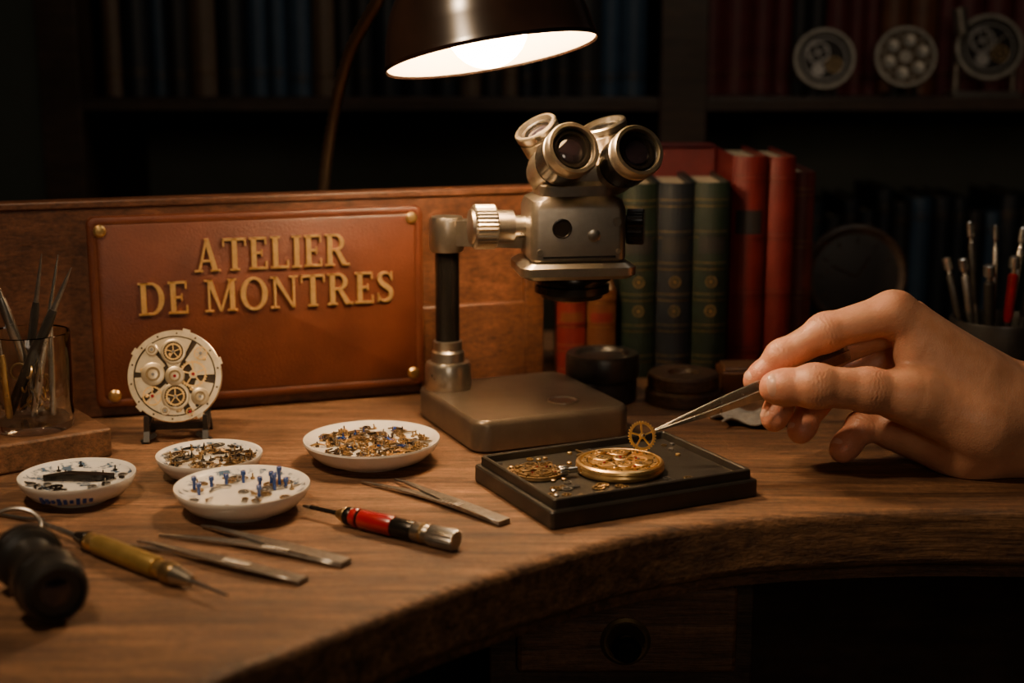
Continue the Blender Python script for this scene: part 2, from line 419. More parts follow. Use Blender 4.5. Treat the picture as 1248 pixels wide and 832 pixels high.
neck = [tuple(tp_), tuple(tp_ + V((-.012, .012, .012))), (-.062, 1.012, .362), (-.0936, 1.05, .306), (-.1225, 1.09, .262), (-.141, 1.12, .205), (-.150, 1.128, .150), (-.154, 1.13, .08), (-.154, 1.13, .012)]
lamp.tube(neck, .0052, NECK, seg=12, sub=16, rib=.14)
lamp.sweep([(0, .055), (.006, .055), (.011, .050), (.014, .030), (.017, .010), (.028, .008), (.028, 0)], (-.154, 1.135, 0), (0, 0, 1), SHADE, 48)
lo = lamp.build('desk_lamp', ang=40)
bl = MB([BULB]); bl.sphere(lc + up * .018, .027, BULB, 24); bl.sweep([(0, .013), (.03, .013), (.03, 0)], lc + up * .036, up, SHADEIN, 20)
bo = bl.build('bulb', recenter=False); bo.parent = lo; bo.matrix_parent_inverse = Matrix.Translation(lo.location).inverted()

# ------------------------------------------------------------------ stereo microscope
ms = MB([BASEM, GUN, GUNL, BLACKM, LENS, STEEL])
rd = V((.92, .392, 0)); ld = V((-.392, .92, 0))
cen = V((.0065, .9965, 0))
Mb = Matrix.Identity(4)
for i in range(3): Mb[i][0] = rd[i]; Mb[i][1] = ld[i]; Mb[i][3] = cen[i]
ms.M = Mb
def rl(w, dd, r, z): return [(px, py, z) for px, py in rrect(-w / 2, -dd / 2, w / 2, dd / 2, r, 8)]
W, Dp = .118, .122
ms.rings([rl(W - .004, Dp - .004, .010, 0), rl(W, Dp, .012, .002), rl(W, Dp, .012, .019), rl(W - .002, Dp - .002, .011, .0215), rl(W - .005, Dp - .005, .010, .0228)], BASEM)
ms.sweep([(0, .011), (.0008, .011), (.001, .0098), (.0004, .009), (.0004, 0)], (.020, -.028, .0226), (0, 0, 1), GUNL, 32)
ms.M = Matrix.Identity(4)
cx, cy = -.047, 1.018
ms.sweep([(.0225, .0165), (.026, .0172), (.040, .0168), (.0425, .0155), (.043, .0125), (.050, .0118), (.0515, .0105), (.058, .0105), (.0585, .009)], (cx, cy, 0), (0, 0, 1), GUNL, 40)
ms.cyl((cx, cy, .0585), (cx, cy, .126), .0088, None, BLACKM, 32)
ms.sweep([(.124, .0115), (.127, .0125), (.146, .0125), (.149, .0112), (.150, 0)], (cx, cy, 0), (0, 0, 1), GUN, 32)
ad = (V((.041, .995, 0)) - V((cx, cy, 0))); arm_c = V((cx, cy, 0)) + ad * .5
Ra = Matrix.Rotation(math.atan2(ad.y, ad.x), 3, 'Z')
ms.box((arm_c.x, arm_c.y, .138), (ad.length, .016, .018), GUN, Ra)
kd = V((-.97, -.22, 0.02)).normalized(); kc = V((.010, .985, .146))
ms.cyl(kc, kc + kd * .020, .008, None, GUNL, 28)
ms.cyl(kc + kd * .010, kc + kd * .022, .0115, None, GUN, 32)
ms.knurl(kc + kd * .022, kc + kd * .038, .0155, GUNL, 34, .05)
ms.sweep([(0, .0125), (.002, .012), (.003, .006), (.003, 0)], kc + kd * .038, kd, GUN, 32)
kr = V((.080, .985, .146)); kdd = V((.97, -.15, 0)).normalized()
ms.knurl(kr, kr + kdd * .012, .0125, BLACKM, 28, .05); ms.cyl(kr - kdd * .01, kr, .008, None, BLACKM, 24)
Rb = Matrix.Rotation(math.radians(8), 3, 'Z')
hc = V((.042, .985, 0))
Mh = Matrix.Identity(4)
for i in range(3):
    Mh[i][0] = Rb[i][0]; Mh[i][1] = Rb[i][1]; Mh[i][3] = hc[i]
ms.M = Mh
body = rl
ms.rings([body(.062, .050, .005, .124), body(.066, .054, .006, .1265), body(.066, .054, .006, .160), body(.062, .050, .006, .166), body(.052, .044, .008, .169), body(.052, .044, .008, .176), body(.047, .040, .008, .179)], GUN)
ms.rings([body(.070, .058, .006, .113), body(.080, .062, .008, .1155), body(.080, .062, .008, .121), body(.070, .056, .006, .124)], GUN)
ms.sweep([(0, .0262), (.003, .0272), (.005, .0272), (.0055, .0240), (.008, .0240), (.0085, .0262), (.0135, .0262), (.015, .0225), (.0175, .0215), (.018, .017), (.0165, 0)], (0, 0, .114), (0, 0, -1), BLACKM, 48)
fy = -.027
ms.sweep([(0, .0068), (.0008, .0068), (.001, .006), (.0003, .0055), (.0003, 0)], (-.012, fy, .148), (0, -1, 0), BLACKM, 28)
ms.sweep([(0, .0042), (.001, .0042), (.0014, .003), (.0014, 0)], (.010, fy, .143), (0, -1, 0), GUNL, 20)
ms.sweep([(0, .0030), (.0008, .0028), (.0008, 0)], (.026, fy, .152), (0, -1, 0), GUNL, 16)
ms.sweep([(0, .0022), (.0008, .0020), (.0008, 0)], (-.027, fy, .132), (0, -1, 0), GUNL, 16)
ms.sweep([(0, .0018), (.0008, .0016), (.0008, 0)], (.027, fy, .132), (0, -1, 0), GUNL, 16)
ms.box((0.0, fy - .0003, .1285), (.050, .0012, .0012), BLACKM)
ms.rings([body(.050, .040, .008, .176), body(.060, .040, .010, .182), body(.060, .038, .012, .190), body(.044, .026, .010, .196)], GUN)
ms.M = Matrix.Identity(4)
def eyepiece(back, face, r, mats, ring):
    back = V(back); face = V(face); d = face - back; L = d.length
    pr = [(-.004, r * .55), (0, r * .78), (L * .12, r * .80), (L * .14, r * .88), (L * .42, r * .90), (L * .44, r * .84), (L * .48, r * .84), (L * .50, r * .98), (L * .80, r), (L * .82, r * .95), (L * .85, r * .95), (L * .87, r * 1.02), (L * .97, r * 1.02), (L, r * .97),
          (L, r * .84), (L - .003, r * .80), (L - .004, r * .72), (L - .003, r * .70), (L - .003, r * .60), (L - .0055, r * .55)]
    ml = [mats[0]] * 4 + [mats[1]] * 4 + [mats[0]] * 3 + [ring] * 3 + [ring] + [BLACKM] * 3 + [BLACKM] + [LENS]
    ms.sweep(pr, back, d, mats[0], 44, mlist=ml[:len(pr) - 1])
    ms.sweep([(L - .0065, r * .58), (L - .0045, r * .45), (L - .0038, r * .2), (L - .0037, 0)], back, d, LENS, 32)
eyepiece((.023, .988, .1815), (.041, .942, .2035), .0180, (GUN, BLACKM), GUN)
eyepiece((.066, .988, .180), (.084, .942, .2020), .0176, (GUN, BLACKM), GUN)
eyepiece((.032, .996, .186), (.0155, .984, .2150), .0155, (GUN, GUN), GUNL)
eyepiece((.073, 1.004, .186), (.0635, .998, .2165), .0155, (GUN, GUN), GUNL)
ms.build('stereo_microscope', ang=32)

# ------------------------------------------------------------------ watch movement generator
def movement(mb, M, R, seed, plate=WHITE, th=.004, hi=GOLD, notch=False):
    rnd = random.Random(seed); old = mb.M; mb.M = M
    mb.sweep([(0, R * .97), (0.0005, R), (th * .8, R), (th, R * .97), (th, 0)], (0, 0, 0), (0, 0, 1), plate, 72)
    mb.sweep([(0, R * .87), (.0003, R * .87), (.0003, 0)], (0, 0, th), (0, 0, 1), DARKB, 60)
    mb.annulus((0, 0), R * .87, R * .985, th, th + .0009, plate, n=72)
    if notch:
        for a in (.35, 1.35, 2.6, 3.9, 5.3):
            mb.box((math.cos(a) * R * 1.0, math.sin(a) * R * 1.0, th * .5), (R * .09, R * .16, th * .8), plate, Matrix.Rotation(a, 3, 'Z'))
    def sector(a0, a1, r0, r1, z1, m, n=12):
        A = [(math.cos(a0 + (a1 - a0) * i / n) * R * r0, math.sin(a0 + (a1 - a0) * i / n) * R * r0) for i in range(n + 1)]
        B = [(math.cos(a0 + (a1 - a0) * i / n) * R * r1, math.sin(a0 + (a1 - a0) * i / n) * R * r1) for i in range(n + 1)]
        mb.strip(B, A, th, th + z1, m)
    for a0, a1, r0, r1, z1 in ((.05, 1.0, .40, .84, .0013), (1.15, 2.15, .22, .84, .0018), (2.30, 3.05, .30, .83, .0012), (3.2, 3.75, .52, .84, .0016), (3.9, 5.0, .25, .84, .0015), (5.2, 6.1, .46, .84, .0012)):
        sector(a0, a1, r0, r1, z1, plate)
    spots = [(-.02, .52, .27, 'g', .0019), (.40, .04, .30, 'w', .0009), (-.46, .06, .25, 'p', .0017), (.06, -.46, .30, 'g', .0017), (-.44, -.42, .22, 'w', .0012), (.52, -.44, .19, 'p', .0014), (.52, .50, .15, 'w', .0015), (0, .02, .21, 'p', .0020), (-.50, .54, .13, 'p', .0020), (-.18, -.76, .10, 'p', .0016), (.34, -.74, .09, 'w', .0016)]
    for k, (x, y, r, ty_, zo) in enumerate(spots):
        x += rnd.uniform(-.03, .03); y += rnd.uniform(-.03, .03); z = th + zo; h = .0006
        if ty_ == 'g':
            mb.sweep([(-.001, R * r), (h, R * r), (h + .0002, R * r * .95), (h + .0002, R * r * .80), (h - .0003, R * r * .78), (h - .0003, 0)], (x * R, y * R, z), (0, 0, 1), plate, 40, mlist=[plate] * 4 + [DARKB])
            mb.gear((x * R, y * R), R * r * .70, z + h - .0001, z + h + .0004, hi, 24, 5)
        elif ty_ == 'w':
            mb.gear((x * R, y * R), R * r, z, z + .0006, hi, 30, 5, .8)
            mb.sweep([(-.001, R * r * .3), (h, R * r * .3), (h, 0)], (x * R, y * R, z), (0, 0, 1), plate, 20)
        else:
            mb.sweep([(-.001, R * r), (h, R * r), (h + .0003, R * r * .90), (h + .0003, 0)], (x * R, y * R, z), (0, 0, 1), plate, 40)
            mb.annulus((x * R, y * R), R * r * .42, R * r * .62, z + h, z + h + .0006, BRASSD, n=28)
        mb.sweep([(0, R * .036), (.0006, R * .032), (.0006, 0)], (x * R, y * R, z + h + .0003), (0, 0, 1), RUBY if k % 3 == 1 else STEELD, 14)
    for k in range(20):
        a = rnd.uniform(0, 6.28); r = rnd.uniform(.45, .80) * R
        mb.sweep([(0, R * .040), (.0007, R * .038), (.0009, R * .03), (.0009, 0)], (math.cos(a) * r, math.sin(a) * r, th + .0014), (0, 0, 1), rnd.choice([BRASSD, DARKB, STEELD, hi]), 14)
    for k in range(14):
        a = k * 2 * math.pi / 14 + .2
        mb.sweep([(0, R * .022), (.0004, R * .02), (.0004, 0)], (math.cos(a) * R * .925, math.sin(a) * R * .925, th + .0009), (0, 0, 1), DARKB, 10)
    mb.M = old

wm = MB([WHITE, GOLD]); zc = V((-.2345, .965, .0435)); nrm = V((.12, -.95, .30)).normalized()
movement(wm, frame(zc, (1, 0, 0), nrm), .0322, 3, notch=True)
rt = V((.99, .12, 0)); f_ = V((.12, -.99, 0))
for s in (-1, 1):
    b0 = V((-.2345, .968, 0)) + rt * s * .020
    wm.ribbon([b0 + f_ * .020 + V((0, 0, .001)), b0 + f_ * .016 + V((0, 0, .008)), b0 + f_ * .006 + V((0, 0, .010)), b0 - f_ * .006 + V((0, 0, .016)), b0 - f_ * .010 + V((0, 0, .034))], [.004] * 5, .004, rt, BLACK)
    wm.ribbon([b0 + f_ * .016 + V((0, 0, .006)), b0 + f_ * .017 + V((0, 0, .013)), b0 + f_ * .0165 + V((0, 0, .019))], [.004, .0035, .003], .003, rt, BLACK)
    wm.ribbon([b0 - f_ * .004 + V((0, 0, .014)), b0 - f_ * .016 + V((0, 0, .001))], [.004, .004], .004, rt, BLACK)
    wm.ribbon([b0 + f_ * .018 + rt * s * .004 + V((0, 0, .001)), b0 + f_ * .016 - rt * s * .006 + V((0, 0, .006))], [.004, .004], .003, f_, BLACK)
wm.ribbon([V((-.2345, .968, .009)) - rt * .022 + f_ * .004, V((-.2345, .968, .009)) + rt * .022 + f_ * .004], [.006, .006], .005, f_, BLACK)
wm.build('watch_movement_on_stand', ang=35)

# ------------------------------------------------------------------ parts dishes
def dish(name, x, y, R, h, seed, kind):
    rnd = random.Random(seed); b = MB([PORC, PORCB]); b.M = Matrix.Translation((x, y, 0))
    pr = [(.0015, 0), (.0015, .46 * R), (0, .48 * R), (0, .54 * R), (.0022, .58 * R), (.28 * h, .80 * R), (.60 * h, .93 * R), (.92 * h, .995 * R), (h, .99 * R), (h * .985, .965 * R), (.90 * h, .92 * R), (.80 * h, .86 * R), (.75 * h, .78 * R), (.73 * h, .60 * R), (.73 * h, 0)]
    ml = [PORC] * 10 + [PORCB if kind in 'ABC' else PORC] * 2 + [PORCB if kind == 'A' else PORC] * 3
    b.sweep(pr, (0, 0, 0), (0, 0, 1), PORC, 64, mlist=ml[:len(pr) - 1])
    zf = .735 * h
    cols = {'A': [BLACKM, STEELD, STEELD, BLACKM], 'B': [BRASSD, BRASSD, STEELD, BLACKM, NECK], 'C': [STEEL, BRASSD, BRASSD, STEELD], 'D': [BRASS, BRASSD, BRASSD, STEELD, NECK, BLUE]}[kind]
    N = {'A': 22, 'B': 120, 'C': 40, 'D': 230}[kind]
    for k in range(N):
        a = rnd.uniform(0, 6.283); r = math.sqrt(rnd.random()) * R * .82; px, py = r * math.cos(a), r * math.sin(a)
        m = rnd.choice(cols); tz = zf + rnd.uniform(0, .0014 if kind in 'BD' else .0003)
        if m is BLUE and rnd.random() < .7: m = BRASSD
        ty = rnd.random(); old = b.M.copy()
        b.M = old @ Matrix.Translation((px, py, tz)) @ Matrix.Rotation(rnd.uniform(0, 3), 4, 'Z') @ Matrix.Rotation(rnd.uniform(-.25, .25) if kind in 'BD' else 0, 4, 'X')
        if ty < .45: b.gear((0, 0), rnd.uniform(.0018, .0046), .0003, .0010, m, 14, 3, .7)
        elif ty < .80: b.sweep([(0, .0014), (.0008, .0014), (.001, .0009), (.001, .0005), (.0035, .0004), (.0035, 0)], (0, 0, 0), (0, 0, 1), m, 12)
        elif ty < .95: b.ribbon([(-.005, 0, .0008), (0, .001, .0012), (.005, -.001, .0008)], [.001, .002, .0008], .0008, (0, 1, 0), m)
        else: b.box((0, 0, .0009), (rnd.uniform(.003, .005), rnd.uniform(.0015, .0025), .0012), m)
        b.M = old
    if kind == 'C':
        for k, (px, py, hh) in enumerate([(-.72, .05, .008), (-.60, -.18, .007), (-.50, .22, .006), (-.30, .34, .006), (-.06, .42, .007), (.24, .12, .007), (.38, .30, .008), (.47, .05, .010), (.50, .30, .011), (.30, -.30, .007), (.62, .16, .006)]):
            b.cyl((px * R, py * R, zf), (px * R, py * R, zf + hh), .0010, None, BLUE, 10)
            b.sweep([(0, .0016), (.0022, .0016), (.0026, .0012), (.0026, 0)], (px * R, py * R, zf + hh - .002), (0, 0, 1), BLUE, 12)
    if kind == 'A':
        b.ribbon([(-.020, -.002, zf + .002), (-.006, .001, zf + .003), (.012, -.001, zf + .003), (.022, .002, zf + .002)], [.003, .008, .007, .003], .003, (0, 1, 0), BLACKM)
        for k in range(9):
            a = math.radians(-112 + k * 6.5); rr = R * .905
            b.box((rr * math.cos(a), rr * math.sin(a), h * .52), (.0016, .0022, .0046 - (k % 3) * .0012), BLUE, Matrix.Rotation(a, 3, 'Z') @ Matrix.Rotation(.45, 3, 'Y'))
    b.build(name, ang=35)
dish('parts_dish', -.2635, .827, .0350, .0155, 1, 'A')
dish('parts_dish.001', -.193, .873, .0338, .0150, 2, 'B')
dish('parts_dish.002', -.159, .803, .0400, .0165, 3, 'C')
dish('parts_dish.003', -.0925, .904, .0452, .0165, 4, 'D')

# ------------------------------------------------------------------ wooden block + tumbler of tools
wb = MB([BLOCKWOOD]); e1 = V((-.806, -.592, 0)); e2 = V((-.592, .806, 0)); c0 = V((-.267, .916, 0))
Mw = Matrix.Identity(4)
for i in range(3): Mw[i][0] = -e1[i]; Mw[i][1] = e2[i]; Mw[i][3] = c0[i]
wb.M = Mw; wb.box((-.085, .0375, .010), (.17, .075, .020), BLOCKWOOD); wb.build('wooden_block', bevel=.002, bseg=3)
tg = MB([GLASS]); gx, gy = -.3185, .918; r = .0265
tg.sweep([(.0202, 0), (.0202, r * .93), (.0212, r * .96), (.030, r * .97), (.084, r), (.0848, r * .985), (.084, r * .955), (.030, r * .915), (.0255, r * .88), (.0245, 0)], (gx, gy, 0), (0, 0, 1), GLASS, 56)
tumbler = tg.build('glass_tumbler', ang=40)
tt = MB([STEEL, BLACK, BRASS, STEELD]); zb = .0255
def pen(x0, y0, x1, y1, ztip, r, m, tip=STEEL, body_end=.8):
    a = V((gx + x0, gy + y0, zb + .003)); t = V((gx + x1, gy + y1, ztip)); dv = t - a; L = dv.length
    tt.sweep([(0, r * .7), (.002, r), (L * body_end * .9, r), (L * body_end, r * .75)], a, dv, m, 16)
    tt.sweep([(L * body_end, r * .6), (L * .92, r * .35), (L, r * .08)], a, dv, tip, 14)
pen(.004, .004, -.022, -.004, .134, .0036, STEEL, STEEL, .75)
pen(-.010, .008, .011, .004, .136, .0028, BLACK, STEELD, .7)
pen(.002, -.006, .022, .003, .1355, .0028, STEEL, STEEL, .6)
pen(-.015, -.006, .032, -.003, .128, .0034, BLACK, STEELD, .72)
pen(.014, -.004, .012, .012, .10, .0022, STEEL, STEEL, .7)
pen(-.012, -.012, -.016, -.012, .088, .0024, BRASS, STEEL, .7)
for k in range(18):
    a = random.uniform(0, 6.28); rr = random.uniform(.002, .013)
    c = V((gx + rr * math.cos(a), gy + rr * math.sin(a), random.uniform(.031, .060)))
    tt.torus(c, random.uniform(.003, .006), .0008, random.choice([BRASS, BRASSD, BRASSD]), (random.uniform(-1, 1), random.uniform(-1, 1), random.uniform(-.5, .5) + .01), 24, 6)
tt.build('tool_bundle', ang=40)

# ------------------------------------------------------------------ tweezers / screwdrivers on desk
def tweezers(name, end, tips, w=.0095, mt=STEELD):
    b = MB([mt]); e = V(end)
    for k, tp in enumerate(tips):
        t = V(tp); n = 9; pts = []; ws = []; bow = (1 if k else -1) * .0035
        dv = (t - e); sd = V((-dv.y, dv.x, 0)).normalized()
        for i in range(n):
            q = i / (n - 1); p_ = e + dv * q + sd * bow * math.sin(q * math.pi) ; p_.z = .0012 + k * .0014 + .0016 * math.sin(q * math.pi)
            if i == n - 1: p_.z = .0012 + .0004 * k
            pts.append(p_); ws.append(w * (1 if q < .35 else 1 - (q - .35) / .65 * .88))
        b.ribbon(pts, ws, .0013, sd, mt)
    dv = (V(tips[0]) - e).normalized(); b.sweep([(0, .0015), (.0028, .0015), (.003, .001), (.003, 0)], e + dv * .006, (0, 0, 1), mt, 14)
    for i in range(6):
        q = e + dv * (.035 + i * .003); b.box((q.x, q.y, .0050), (.0008, w * .8, .0004), mt, Matrix.Rotation(math.atan2(dv.y, dv.x), 3, 'Z'))
    return b.build(name, bevel=.0003, bseg=1)
tweezers('tweezers', (-.0042, .777, 0), [(-.0946, .856, 0), (-.0737, .860, 0)])
tweezers('tweezers.001', (-.0876, .7115, 0), [(-.1976, .757, 0), (-.177, .772, 0)])
tweezers('tweezers.002', (-.1066, .686, 0), [(-.2116, .741, 0), (-.2070, .746, 0)], w=.0085)

def driver(name, tip, end, segs, r):
    b = MB([]); tip = V(tip); end = V(end); tip.z = r; end.z = r; dv = end - tip; L = dv.length; ax = dv.normalized()
    for a0, a1, k0, k1, m in segs:
        if m == 'knurl': b.knurl(tip + ax * L * a0, tip + ax * L * a1, r * k0, STEELD, 26, .07)
        else: 
            l = (a1 - a0) * L; b.sweep([(0, r * k0 * .95), (min(.0006, l * .2), r * k0), (l - min(.0006, l * .2), r * k1), (l, r * k1 * .95)], tip + ax * L * a0, ax, m, 28)
    return b.build(name, ang=30)
driver('precision_screwdriver', (-.122, .795, 0), (-.0303, .734, 0), [(0, .05, .12, .22, STEELD), (.05, .26, .22, .24, BLACKM), (.24, .30, .45, .85, BRASSD), (.30, .34, .9, .9, BLACKM), (.34, .38, .9, .95, RED), (.38, .40, .8, .8, BLACKM), (.40, .61, .97, .97, RED), (.61, .74, .92, .92, BLACKM), (.74, .84, .9, .9, GUN), (.79, .81, .98, .98, BRASSD), (.84, 1, 1.0, 1, 'knurl')], .0060)
driver('precision_screwdriver.001', (-.2666, .766, 0), (-.1396, .657, 0), [(0, .25, .2, .3, STEELD), (.22, .29, .5, .9, BLACKM), (.29, .34, .85, .85, BRASS), (.34, .66, 1, 1, YEL), (.66, .72, .85, .85, BRASS), (.70, .75, 1.0, 1.0, BRASSD), (.75, .83, .9, .5, GUNL), (.83, 1, .22, .12, STEELD)], .0058)

lp = MB([BLACK, BLACKM, LENS]); a0 = V((-.247, .684, .0172)); a1 = V((-.211, .626, .0172)); dv = (a1 - a0)
lp.sweep([(-.004, .010), (0, .0160), (.004, .0168), (.012, .0160), (.014, .0125), (.026, .0105), (.032, .0108), (.036, .0125), (.040, .0165), (.046, .0170), (.058, .0160), (.062, .0150), (.064, .0125), (.061, .0118), (.060, 0)], a0, dv, BLACK, 44)
lp.sweep([(.0595, .0115), (.0605, .008), (.061, 0)], a0, dv, LENS, 32)
lp.torus(a0 + dv.normalized() * .008, .0162, .0010, BLACKM, dv, 40, 8)
lp.torus(a0 + dv.normalized() * .050, .0162, .0010, BLACKM, dv, 40, 8)
lp.build('watchmaker_loupe', ang=35)
wl = MB([STEELD, BLACKM])
wl.torus((-.277, .754, .0075), .014, .0013, STEELD, (.2, -.45, 1), 36, 8)
wl.torus((-.307, .736, .0075), .014, .0013, STEELD, (-.2, -.45, 1), 36, 8)
wl.tube([(-.291, .749, .009), (-.292, .745, .012), (-.295, .743, .009)], .0011, STEELD, 8)
wl.tube([(-.266, .762, .008), (-.268, .774, .0045), (-.282, .784, .0018), (-.317, .80, .0015)], .0011, STEELD, 8)
wl.tube([(-.319, .729, .008), (-.345, .741, .004), (-.37, .761, .0016), (-.385, .776, .0015)], .0011, STEELD, 8)
wl.build('wire_spectacles', ang=40)

# ------------------------------------------------------------------ assembly tray
q = math.radians(26); TC = V((.063, .846, 0))
Mt = Matrix.Translation(TC) @ Matrix.Rotation(q, 4, 'Z')
ty = MB([TRAYM]); ty.M = Mt; w, dd = .142, .106
ty.rings([rl(w - .002, dd - .002, .002, 0), rl(w, dd, .0025, .001), rl(w, dd, .0025, .0100), rl(w - .0015, dd - .0015, .002, .0110), rl(w - .006, dd - .006, .002, .0112), rl(w - .0065, dd - .0065, .002, .0165), rl(w - .0080, dd - .0080, .002, .0172), rl(w - .0105, dd - .0105, .002, .0172), rl(w - .012, dd - .012, .002, .0165), rl(w - .013, dd - .013, .002, .0125), rl(w - .02, dd - .02, .002, .0122)], TRAYM)
tray = ty.build('assembly_tray', ang=30)
pw = MB([BRASS]); pc = Matrix.Translation((.0665, .843, .0123)); pw.M = pc
pw.sweep([(0, .0255), (.001, .0268), (.0028, .0274), (.0042, .0268), (.0052, .0274), (.0066, .0268), (.0074, .0255), (.0070, .0245), (.0052, .024), (.005, 0)], (0, 0, 0), (0, 0, 1), BRASS, 80)
movement(pw, pc @ Matrix.Translation((0, 0, .003)), .0238, 11, BRASS, .003)
pw.M = pc
pw.cyl((-.027, -.010, .004), (-.036, -.0133, .004), .0020, None, STEEL, 14)
pw.knurl((-.033, -.0122, .004), (-.038, -.0141, .004), .0032, STEEL, 16, .08)
pw.build('pocket_watch_movement', ang=35)
tp = MB([BRASSD]); rnd = random.Random(5)
movement(tp, Mt @ Matrix.Translation((-.047, .012, .0123)), .0165, 5, BRASSD, .0016, BRASSD)
for k in range(170):
    x = rnd.uniform(-.062, .062); y = rnd.uniform(-.044, .044)
    if x > .0 and rnd.random() < .85: continue
    P_ = Mt @ V((x, y, 0))
    if (P_ - V((.0665, .843, 0))).length < .030 or (V((x + .047, y - .012))).length < .017: continue
    tp.M = Mt @ Matrix.Translation((x, y, .0124)) @ Matrix.Rotation(rnd.uniform(0, 3), 4, 'Z')
    m = rnd.choice([BRASS, BRASSD, STEEL, STEELD, BRASSD]); t_ = rnd.random()
    if t_ < .4: tp.gear((0, 0), rnd.uniform(.0018, .0042), .0001, .0009, m, 14, 3, .7)
    elif t_ < .8: tp.sweep([(0, .0016), (.0012, .0016), (.0015, .001), (.0015, 0)], (0, 0, 0), (0, 0, 1), m, 12)
    else: tp.ribbon([(-.004, 0, .0006), (0, .001, .0008), (.005, 0, .0006)], [.001, .002, .001], .0008, (0, 1, 0), m)
tp.build('loose_watch_parts', ang=35)

gr = MB([GOLD]); gc = V((.0815, .860, .0300)); gr.M = frame(gc, (1, 0, 0), (.30, -.88, .36))
gr.gear((0, 0), .0094, -.0006, .0006, GOLD, 30, 5, .78)
gr.cyl((0, 0, -.003), (0, 0, .003), .0008, None, STEEL, 10)
gr.build('watch_gear', ang=30)
ht = MB([STEEL]); tip = V((.0893, .8595, .0335)); grip = V((.157, .8725, .0565)); back = V((.215, .888, .078))
axd = (grip - tip).normalized(); sd = V((-.33, -.35, .94)).normalized()
for s in (-1, 1):
    pts = []; ws = []
    for i in range(12):
        t_ = i / 11; p_ = tip.lerp(grip, t_ / .55) if t_ < .55 else grip.lerp(back, (t_ - .55) / .45)
        sep = .0003 + .0030 * math.sin(min(1, t_ / .8) * math.pi * .75)
        p_ = p_ + V((0, 1, 0)) * s * sep * .7 + V((-.33, 0, .94)) * s * sep * .75
        pts.append(p_); ws.append(.0010 + .0066 * min(1, t_ / .6))
    ht.ribbon(pts, ws, .0011, sd, STEEL)
ht.build('fine_tweezers', bevel=.0002, bseg=1)

# ------------------------------------------------------------------ HAND (implicit surface -> mesh)
def hp(a, b, c):
    return np.array([(466 + a) * .519 * (1 + c / 880), 880 + c, 57.3 + b * .537 - .2417 * c], dtype=np.float32)
def L_(u, v, c): return hp(u - 1090, 470 - v, c)
def cone(P, a, b, ra, rb):
    ba = b - a; h = np.clip(((P - a) @ ba) / (ba @ ba), 0, 1)
    d_ = P - a - h[:, None] * ba
    return np.sqrt((d_ * d_).sum(1)) - (ra + (rb - ra) * h)
def smin(a, b, k):
    h = np.maximum(k - np.abs(a - b), 0) / k
    return np.minimum(a, b) - h * h * k * .25
FING = {
 'index':  [((1086, 382, 2), 13.2), ((1006, 405, 4), 11.5), ((954, 434, 4), 9.8), ((922, 464, 3), 7.8)],
 'middle': [((1102, 390, 22), 12.5), ((1010, 430, 20), 10.2), ((962, 470, 16), 9.0), ((947, 510, 5), 8.6)],
 'ring':   [((1122, 410, 38), 12), ((1035, 460, 34), 10.0), ((994, 494, 24), 9.0), ((980, 526, 13), 8.4)],
 'pinky':  [((1140, 440, 48), 11.5), ((1090, 494, 32), 11.0), ((1056, 521, 18), 9.6), ((1033, 549, 6), 8.5)],
 'thumb':  [((1118, 484, -16), 16.5), ((1062, 475, -21), 13.0), ((996, 470, -24), 12.8), ((948, 472, -18), 10.6)]}
PALM = [((1086, 382, 2), 13.6, (1235, 484, 0), 20), ((1102, 390, 22), 12.8, (1240, 484, 16), 22), ((1122, 410, 38), 12.3, (1245, 497, 26), 22), ((1140, 440, 50), 11.5, (1245, 515, 30), 21),
        ((1110, 482, -16), 16, (1200, 514, -8), 26), ((1200, 514, -8), 26, (1265, 515, 8), 33), ((1115, 432, -2), 13, (1185, 470, -2), 20), ((1128, 450, 18), 18, (1200, 500, 10), 30),
        ((1094, 522, 18), 15, (1190, 542, 4), 25), ((1190, 542, 4), 25, (1265, 524, 8), 33), ((1265, 514, 12), 36, (1420, 512, 18), 34)]
def hand_sdf(P):
    D = None
    for a, ra, b, rb in PALM:
        c = cone(P, L_(*a), L_(*b), ra, rb); D = c if D is None else smin(D, c, 9)
    # extensor tendons / knuckle relief on the back of the hand
    for a, b in (((1100, 366, 2), (1215, 452, 0)), ((1118, 372, 22), (1220, 450, 14))):
        c = cone(P, L_(*a), L_(*b), 2.2, 1.6); D = smin(D, c, 6)
    out = D.copy()
    for n, ch in FING.items():
        F = None
        for (a, ra), (b, rb) in zip(ch, ch[1:]):
            c = cone(P, L_(*a), L_(*b), ra, rb); F = c if F is None else smin(F, c, 4)
        for k in (1, 2):
            a, ra = ch[k]; q_ = P - L_(*a); F = smin(F, np.sqrt((q_ * q_).sum(1)) - ra * 1.04, 5)
        a = L_(*ch[3][0]); b = L_(*ch[2][0]); m_ = a * .75 + b * .25
        F = smin(F, np.sqrt(((P - m_) ** 2).sum(1)) - ch[3][1] * 1.06, 4)
        F = smin(D, F, 9 if n == 'thumb' else 6)
        for k in (1, 2):
            j = L_(*ch[k][0]); ax_ = L_(*ch[k + 1][0]) - L_(*ch[k - 1][0]); ax_ = ax_ / np.linalg.norm(ax_)
            s_ = (P - j) @ ax_; near = np.exp(-np.maximum(0, np.sqrt(((P - j) ** 2).sum(1)) - ch[k][1]) ** 2 / 9)
            wob = .6 * np.sin(P[:, 1] * .9) + .5 * np.sin(P[:, 2] * 1.3)
            for off, am in ((-5.0, .4), (-2.6, .7), (-.2, .9), (2.3, .7), (4.6, .35)):
                F = F + am * .72 * np.exp(-((s_ + wob - off) / .68) ** 2) * near
        out = np.minimum(out, F)
    out = np.maximum(out, .3 - P[:, 2])
    return out
h = .85
lo_ = np.array([140, 818, -2.5]); hi_ = np.array([372, 962, 134])
n = np.ceil((hi_ - lo_) / h).astype(int)
